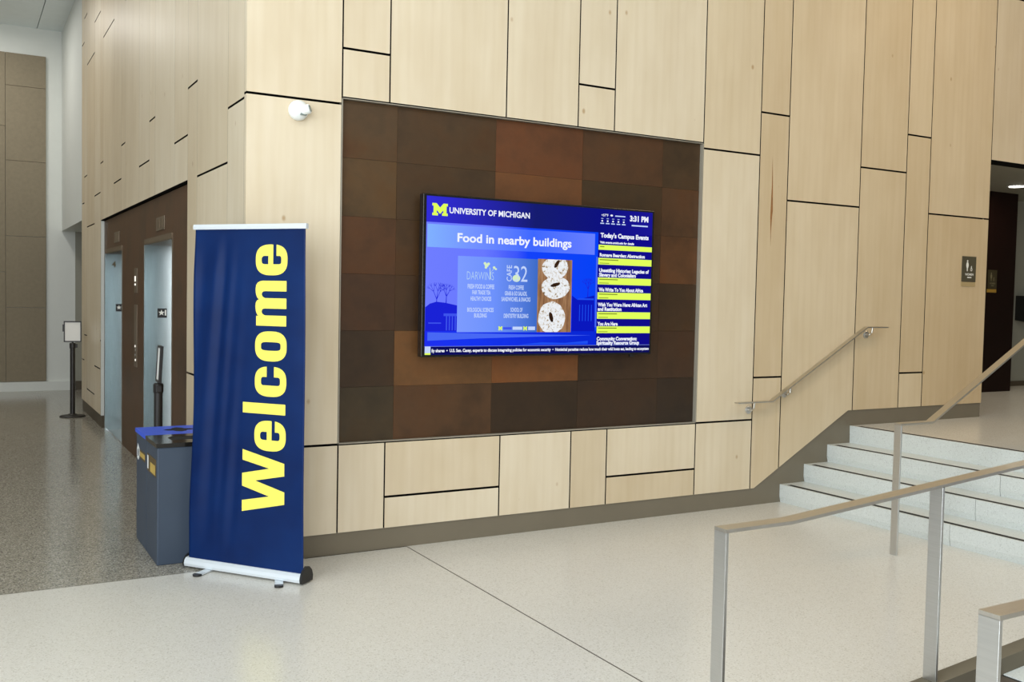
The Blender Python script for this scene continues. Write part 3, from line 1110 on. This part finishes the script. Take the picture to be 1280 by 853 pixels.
for k in range(3):   # three chasing arrows
    for a_, b_ in ((0, 1), (1, 2)):
        t0 = math.pi / 2 + k * 2 * math.pi / 3 + a_ * .9
        t1 = math.pi / 2 + k * 2 * math.pi / 3 + b_ * .9
        P4 = [(.945 + r0 * math.cos(t_) * 1.0, .605 + r0 * math.sin(t_)) for r0, t_ in ((.052, t0), (.052, t1), (.032, t1), (.032, t0))]
        g.prism(P4, 'x', -.4712, -.470)
    te = math.pi / 2 + k * 2 * math.pi / 3 + 1.75
    P3 = [(.945 + r0 * math.cos(t_), .605 + r0 * math.sin(t_)) for r0, t_ in ((.062, te), (.042, te + .38), (.022, te))]
    g.prism(P3, 'x', -.4712, -.470)
g.build('recycling_symbol', 'paper', bn)
pl = box('front_label', -.4715, -.470, .665, .875, .575, .635, 'label_brown', bn)
box('label_patch', -.4722, -.4715, .675, .865, .590, .622, 'label_gold', pl)


# ------------------------------------------------------------------ sign stands
def sign_stand(x, y, ang, label):
    t = thing('sign_stand', (x, y, 0), label, 'sign stand', 'sign stands in the lift hall')
    G().lathe((x, y, 0), [(.160, 0), (.162, .010), (.150, .018), (.060, .028), (.045, .040)], 32).build('base', 'stand_black', t, smooth=False)
    G().lathe((x, y, 0), [(.032, .03), (.032, .925)], 20).build('post', 'stand_black', t, smooth=False)
    cl = G().lathe((x, y, 0), [(.036, .915), (.038, .925), (.038, .980), (.030, .990), (.012, .992), (.010, 1.005)], 20).build('collar', 'stand_black', t)
    rz = Matrix.Translation((x, y, 0)) @ Matrix.Rotation(ang, 4, 'Z')
    G().box(.030, .060, -.018, .018, .925, .975, .003).xform(rz).build('belt_clip', 'stand_black', cl)
    tilt = rz @ Matrix.Translation((0, 0, 1.0)) @ Matrix.Rotation(math.radians(-3), 4, 'X')
    fr = G()
    fr.box(-.108, .108, -.012, .012, 0, .016).box(-.108, .108, -.012, .012, .264, .280)
    fr.box(-.108, -.094, -.012, .012, .016, .264).box(.094, .108, -.012, .012, .016, .264)
    fr = fr.xform(tilt).build('sign_frame', 'black_plastic', t)
    G().box(-.094, .094, -.006, .004, .016, .264).xform(tilt).build('page', 'paper', fr)
    G().box(-.122, -.108, -.010, .016, .14, .235).xform(tilt).build('side_grip', 'black_plastic', fr)
    return t


sign_stand(-.195, 8.13, math.radians(-4), 'black post sign stand with white page at the end of the lift hall')
sign_stand(-.186, 1.848, math.radians(-94), 'black post sign stand seen edge-on behind the waste bins')

# ------------------------------------------------------------------ television
TX0, TX1, TZ0, TZ1 = 1.156, 3.088, 1.294, 2.389
tv = thing('television', (2.12, .03, TZ0), 'large wall screen showing blue campus news and food adverts', 'television')
box('mount', 1.75, 2.5, -.018, .029, 1.55, 2.15, 'black_plastic', tv)
cs = G().box(TX0, TX1, -.078, -.018, TZ0, TZ1, .004).build('casing', 'black_gloss', tv)
box('status_light', 2.895, 2.935, -.074, -.050, TZ0 - .018, TZ0, 'black_plastic', tv, .003)
SX0, SX1, SZ0, SZ1 = 1.180, 3.070, 1.309, 2.374
Y0 = -.0785


def sq(name, x0, x1, z0, z1, layer, mat, parent):
    y = Y0 - layer * .0004
    return mk(name, [(x0, y, z0), (x1, y, z0), (x1, y, z1), (x0, y, z1)], [(0, 1, 2, 3)], mat, parent)


def poly(name, pts_, layer, mat, parent):
    vs, fs = outline_mesh([pts_])
    return mk(name, [(p, Y0 - layer * .0004, q) for p, q in vs], fs, mat, parent)


emis('scr_navy', lin(16, 12, 138))
emis('scr_white', lin(240, 244, 255))
emis('scr_soft', lin(196, 214, 252))
emis('scr_yellow', lin(226, 255, 92))
emis('scr_olive', lin(120, 138, 40))
emis('scr_ticker', lin(12, 14, 92))
emis('scr_line', lin(120, 136, 220))
emis('scr_hill', lin(26, 34, 214))
emis('scr_bldg', lin(62, 84, 236))
emis('scr_dark', lin(10, 24, 190))
emis('scr_bars', lin(30, 78, 240))
emis('scr_road', lin(72, 104, 244))
emis('scr_cream', lin(214, 238, 196))
emis('scr_pale', lin(176, 206, 244))
emis_grad('scr_header', 0, [(0, lin(50, 46, 216)), (.45, lin(22, 28, 112)), (.75, lin(14, 18, 128)), (1, lin(26, 22, 150))], SX0 - 2.12, SX1 - 2.12)
emis_grad('scr_band', 0, [(0, lin(128, 176, 255)), (.25, lin(116, 146, 255)), (.6, lin(62, 104, 255)), (1, lin(104, 128, 255))], 1.2 - 2.12, 2.55 - 2.12)
emis_grad('scr_photo', 0, [(0, lin(112, 126, 255)), (.35, lin(104, 120, 255)), (.6, lin(20, 66, 250)), (1, lin(8, 66, 246))], 1.18 - 2.12, 2.57 - 2.12, .06, 9)
emis_grad('scr_lower', 0, [(0, lin(36, 44, 236)), (.4, lin(22, 52, 240)), (1, lin(10, 40, 214))], 1.18 - 2.12, 2.57 - 2.12, .3, 22)
emis_grad('scr_panel', 0, [(0, lin(126, 156, 255)), (.45, lin(110, 146, 252)), (1, lin(62, 108, 200))], 1.42 - 2.12, 2.06 - 2.12, .03, 7)


def emis_noise(name, scale, stops, stretch=(1, 1, 1)):
    mt = emis(name, (1, 1, 1, 1))
    nt = mt.node_tree
    e = [n for n in nt.nodes if n.type == 'EMISSION'][0]
    n = noise(nt, objcoord(nt, stretch, False), scale, 4, 0.7)
    r = ramp(nt, n.outputs[0], *stops)
    nt.links.new(r.outputs[0], e.inputs[0])
    return mt


emis_noise('scr_wood', 8, [(.3, lin(96, 60, 40)), (.5, lin(158, 118, 84)), (.7, lin(188, 152, 120))], (3.5, 1, .35))
emis_noise('scr_bagel', 46, [(.33, lin(60, 48, 44)), (.40, lin(196, 172, 136)), (.47, lin(232, 236, 240)), (.70, lin(244, 246, 250))])
emis_noise('scr_hole', 20, [(.3, lin(30, 18, 12)), (.7, lin(70, 44, 26))])

scr = sq('screen', SX0, SX1, SZ0, SZ1, 0, 'scr_navy', cs)
sq('header_strip', SX0, SX1, 2.201, SZ1, 1, 'scr_header', scr)
sq('campus_photo', SX0, 2.573, 1.367, 2.201, 1, 'scr_photo', scr)
sq('campus_lower', SX0, 2.573, 1.367, 1.470, 2, 'scr_lower', scr)
# little scene in the background photo
poly('hill', [(1.181, 1.47), (1.181, 1.63), (1.215, 1.655), (1.262, 1.668), (1.33, 1.662), (1.42, 1.645), (1.42, 1.47)], 2, 'scr_hill', scr)
sq('pavilion', 1.318, 1.42, 1.572, 1.590, 3, 'scr_bldg', scr)
for k in range(4):
    sq('pavilion_column', 1.336 + k * .022, 1.345 + k * .022, 1.475, 1.572, 3, 'scr_bldg', scr)
sq('sign_line', 1.205, 1.30, 1.520, 1.528, 3, 'scr_bldg', scr)
poly('path', [(1.20, 1.405), (1.20, 1.462), (1.9, 1.448), (2.53, 1.44), (2.1, 1.432), (1.6, 1.42)], 3, 'scr_road', scr)
poly('path', [(1.9, 1.373), (2.1, 1.39), (2.3, 1.385), (2.5, 1.40), (2.5, 1.376)], 3, 'scr_bars', scr)


def twig(x, z, a, l, w, dep, acc):
    x2, z2 = x + l * math.sin(a), z + l * math.cos(a)
    nx, nz = math.cos(a) * w / 2, -math.sin(a) * w / 2
    acc.append([(x - nx, z - nz), (x + nx, z + nz), (x2 + nx * .6, z2 + nz * .6), (x2 - nx * .6, z2 - nz * .6)])
    if dep:
        for s_ in (-.5, .05, .55):
            twig(x2, z2, a + s_ + random.uniform(-.15, .15), l * .66, w * .62, dep - 1, acc)


for tx_, tz_, l_ in ((1.262, 1.60, .085), (1.335, 1.64, .065), (2.49, 1.72, .06)):
    acc = []
    twig(tx_, tz_, .03, l_, .008, 3, acc)
    g = G()
    for q_ in acc:
        q_ = [(min(max(a, 1.182), 1.418 if tx_ < 2 else 2.56), b_) for a, b_ in q_]
        g.add([(a, Y0 - .0010, b_) for a, b_ in q_], [(0, 1, 2, 3)])
    g.build('photo_tree', 'scr_hill', scr)
poly('photo_building', [(2.352, 1.47), (2.352, 1.73), (2.40, 1.70), (2.548, 1.735), (2.560, 1.47)], 2, 'scr_dark', scr)
for k in range(5):
    sq('photo_bar', 2.418 + k * .026, 2.424 + k * .026, 1.545, 1.665, 3, 'scr_bars', scr)
sq('photo_bar', 2.405, 2.545, 1.700, 1.712, 3, 'scr_bars', scr)
sq('photo_edge', 2.558, 2.572, 1.5, 2.02, 3, 'scr_road', scr)
sq('title_band', 1.188, 2.543, 2.034, 2.188, 3, 'scr_band', scr)
sq('info_panel', 1.419, 2.056, 1.463, 1.983, 3, 'scr_panel', scr)
sq('food_photo', 2.056, 2.347, 1.463, 1.987, 3, 'scr_wood', scr)


def clampz(pp):
    return [(min(max(a, 2.058), 2.346), min(max(b_, 1.464), 1.986)) for a, b_ in pp]


def ell(cx_, cz_, rx, rz, ang=0, k=28, jag=.03):
    out = []
    for i in range(k):
        t_ = 2 * math.pi * i / k
        j_ = 1 + random.uniform(-jag, jag)
        p, q = rx * j_ * math.cos(t_), rz * j_ * math.sin(t_)
        out.append((cx_ + p * math.cos(ang) - q * math.sin(ang), cz_ + p * math.sin(ang) + q * math.cos(ang)))
    return out


poly('photo_bagel', clampz(ell(2.202, 1.930, .110, .086, .2)), 4, 'scr_bagel', scr)
poly('photo_bagel', ell(2.209, 1.786, .120, .082, .1), 5, 'scr_bagel', scr)
poly('photo_bagel', clampz(ell(2.180, 1.566, .114, .116)), 5, 'scr_bagel', scr)
poly('bagel_hole', ell(2.215, 1.955, .014, .034, -.6), 6, 'scr_hole', scr)
poly('bagel_hole', ell(2.205, 1.805, .042, .013, .25), 6, 'scr_hole', scr)
poly('bagel_hole', ell(2.175, 1.572, .016, .038, .3), 6, 'scr_hole', scr)
# emblem
EM = [(0, 0), (.37, 0), (.37, .21), (.29, .21), (.29, .44), (.5, .14), (.71, .44), (.71, .21), (.63, .21), (.63, 0), (1, 0), (1, .21), (.92, .21), (.92, .79), (1, .79), (1, 1), (.72, 1), (.5, .66), (.28, 1), (0, 1), (0, .79), (.08, .79), (.08, .21), (0, .21)]
poly('emblem', [(1.221 + a * .115, 2.246 + b_ * .082) for a, b_ in EM], 3, 'scr_yellow', scr)
poly('emblem', [(1.743 + a * .032, 1.476 + b_ * .028) for a, b_ in EM], 5, 'scr_yellow', scr)
poly('emblem', [(1.944 + a * .033, 1.476 + b_ * .028) for a, b_ in EM], 5, 'scr_yellow', scr)
sq('logo_strip', 1.782, 1.850, 1.482, 1.498, 5, 'scr_bldg', scr)
sq('logo_strip', 1.858, 1.937, 1.480, 1.502, 5, 'scr_soft', scr)
sq('logo_strip', 1.985, 2.042, 1.478, 1.503, 5, 'scr_soft', scr)
# flower sprig over the cafe name and the small apple under the 3
g = G()
for a, b_, r0 in ((1.640, 1.925, .016), (1.628, 1.938, .012), (1.655, 1.936, .012), (1.635, 1.910, .010), (1.700, 1.912, .011), (1.714, 1.902, .009)):
    g.add([(p, Y0 - .0022, q) for p, q in ell(a, b_, r0, r0 * .8, 0, 10)], [tuple(range(10))])
for q_ in ([(1.672, 1.83), (1.677, 1.83), (1.668, 1.91), (1.664, 1.91)], [(1.668, 1.87), (1.671, 1.874), (1.705, 1.908), (1.702, 1.91)]):
    g.add([(p, Y0 - .0022, q) for p, q in q_], [(0, 1, 2, 3)])
g.build('flower_sprig', 'scr_cream', scr)
poly('apple', ell(1.880, 1.842, .032, .025, 0, 20, 0), 6, 'scr_cream', scr)


def st_words(s, x0, x1, z, cap, mat='scr_white', bold=.02, layer=6):
    """a large line, one object per word"""
    vs, fs = fit_text(s, x1 - x0, cap, bold)
    order = sorted(fs, key=lambda f: min(vs[k][0] for k in f))
    groups, right = [], -9
    for f in order:
        lo, hi = min(vs[k][0] for k in f), max(vs[k][0] for k in f)
        if lo - right > cap * .30:
            groups.append([])
        groups[-1].append(f)
        right = max(right, hi)
    for gr in groups:
        used = sorted({k for f in gr for k in f})
        ix = {k: n_ for n_, k in enumerate(used)}
        mk('screen_text', [(x0 + vs[k][0], Y0 - layer * .0004, z + vs[k][1]) for k in used], [tuple(ix[k] for k in f) for f in gr], mat, scr)


def st_(s, x0, x1, z, cap, mat='scr_white', bold=.02, layer=6):
    vs, fs = fit_text(s, x1 - x0, cap, bold)
    return mk('screen_text', [(x0 + p, Y0 - layer * .0004, z + q) for p, q in vs], fs, mat, scr)


for row in (('UNIVERSITY OF MICHIGAN', 1.348, 1.980, 2.268, .0375), ('Food in nearby buildings', 1.412, 2.337, 2.079, .0562),
            ('3:31 PM', 2.856, 3.029, 2.300, .0381), ("Today's Campus Events", 2.591, 3.036, 2.166, .0309),
            ('Visit events.umich.edu for details', 2.587, 2.900, 2.122, .0150), ('Romare Bearden: Abstraction', 2.588, 3.004, 2.025, .0230),
            ('Unsettling Histories: Legacies of', 2.586, 3.046, 1.910, .0249), ('Slavery and Colonialism', 2.586, 2.924, 1.877, .0249),
            ('We Write To You About Africa', 2.586, 2.997, 1.767, .0250), ('Wish You Were Here: African Art', 2.581, 3.039, 1.656, .0250),
            ('and Restitution', 2.581, 2.798, 1.623, .0250), ('You Are Here', 2.581, 2.766, 1.513, .0251),
            ('Community Conversation:', 2.578, 2.948, 1.402, .0251), ('Spirituality Resource Group', 2.577, 2.971, 1.371, .0251)):
    (st_words if row[4] > .035 else st_)(*row, bold=.045 if row[1] > 2.5 else .026)
for row in (('FRESH FOOD & COFFEE', 1.496, 1.704, 1.764, .0287), ('FAIR TRADE TEA', 1.532, 1.675, 1.724, .0270), ('HEALTHY CHOICES', 1.520, 1.682, 1.681, .0270),
            ('BIOLOGICAL SCIENCES', 1.496, 1.702, 1.604, .0270), ('BUILDING', 1.550, 1.648, 1.565, .0271), ('FRESH COFFEE', 1.819, 1.942, 1.764, .0275),
            ('GRAB & GO SALADS,', 1.789, 1.970, 1.722, .0275), ('SANDWICHES, & SNACKS', 1.763, 1.998, 1.681, .0275), ('SCHOOL OF', 1.838, 1.935, 1.607, .0277),
            ('DENTISTRY BUILDING', 1.784, 1.984, 1.564, .0276)):
    st_(*row, mat='scr_soft', bold=.025)
st_("DARWIN'S", 1.489, 1.699, 1.824, .0555, 'scr_pale', -.008)
st_('32', 1.857, 1.970, 1.820, .1085, 'scr_soft', .0)
vs, fs = fit_text('CAFE', .113, .040, .01)
mk('screen_text', [(1.842 - q, Y0 - .0024, 1.820 + p) for p, q in vs], fs, 'scr_soft', scr)
st_('ily shares  \u2022  U.S. Sen. Casey, experts to discuss integrating policies for economic security  \u2022  Nonlethal parasites reduce how much their wild hosts eat, leading to ecosystem', 1.232, 3.064, 1.328, .0200, bold=.035, layer=7)
st_('+57\u00b0F', 2.595, 2.657, 2.321, .0176)
sq('weather_line', 2.719, 2.812, 2.325, 2.333, 6, 'scr_soft', scr)
poly('weather_icon', ell(2.687, 2.331, .012, .007, 0, 14, 0), 6, 'scr_white', scr)
for k in range(5):
    xx = 2.603 + k * .0490
    sq('weather_day', xx - .010, xx + .010, 2.303, 2.307, 6, 'scr_soft', scr)
    poly('weather_icon', ell(xx, 2.287, .008, .0065, 0, 12, 0), 6, 'scr_white', scr)
    sq('weather_day', xx - .017, xx + .017, 2.265, 2.273, 6, 'scr_soft', scr)
sq('date_line', 2.873, 3.025, 2.262, 2.272, 6, 'scr_soft', scr)
for z0, z1 in ((2.074, 2.111), (1.965, 2.014), (1.818, 1.869), (1.708, 1.759), (1.563, 1.614), (1.456, 1.507)):
    br = sq('event_bar', 2.576, SX1, z0, z1, 5, 'scr_yellow', scr)
    sq('event_time', 2.588, 2.588 + (.04 if z0 > 2.05 else .17), z1 - .017, z1 - .010, 6, 'scr_olive', scr)
    if z0 < 2.05:
        sq('event_time', 2.588, 2.675, z0 + .008, z0 + .013, 6, 'scr_olive', scr)
sq('ticker_strip', SX0, SX1, SZ0, 1.365, 5, 'scr_ticker', scr)
sq('ticker_line', SX0, SX1, 1.365, 1.368, 5, 'scr_line', scr)
sq('corner_tile', 1.181, 1.224, 1.322, 1.366, 8, 'scr_soft', scr)
sq('corner_tile', 1.181, 1.224, 1.310, 1.322, 8, 'scr_yellow', scr)
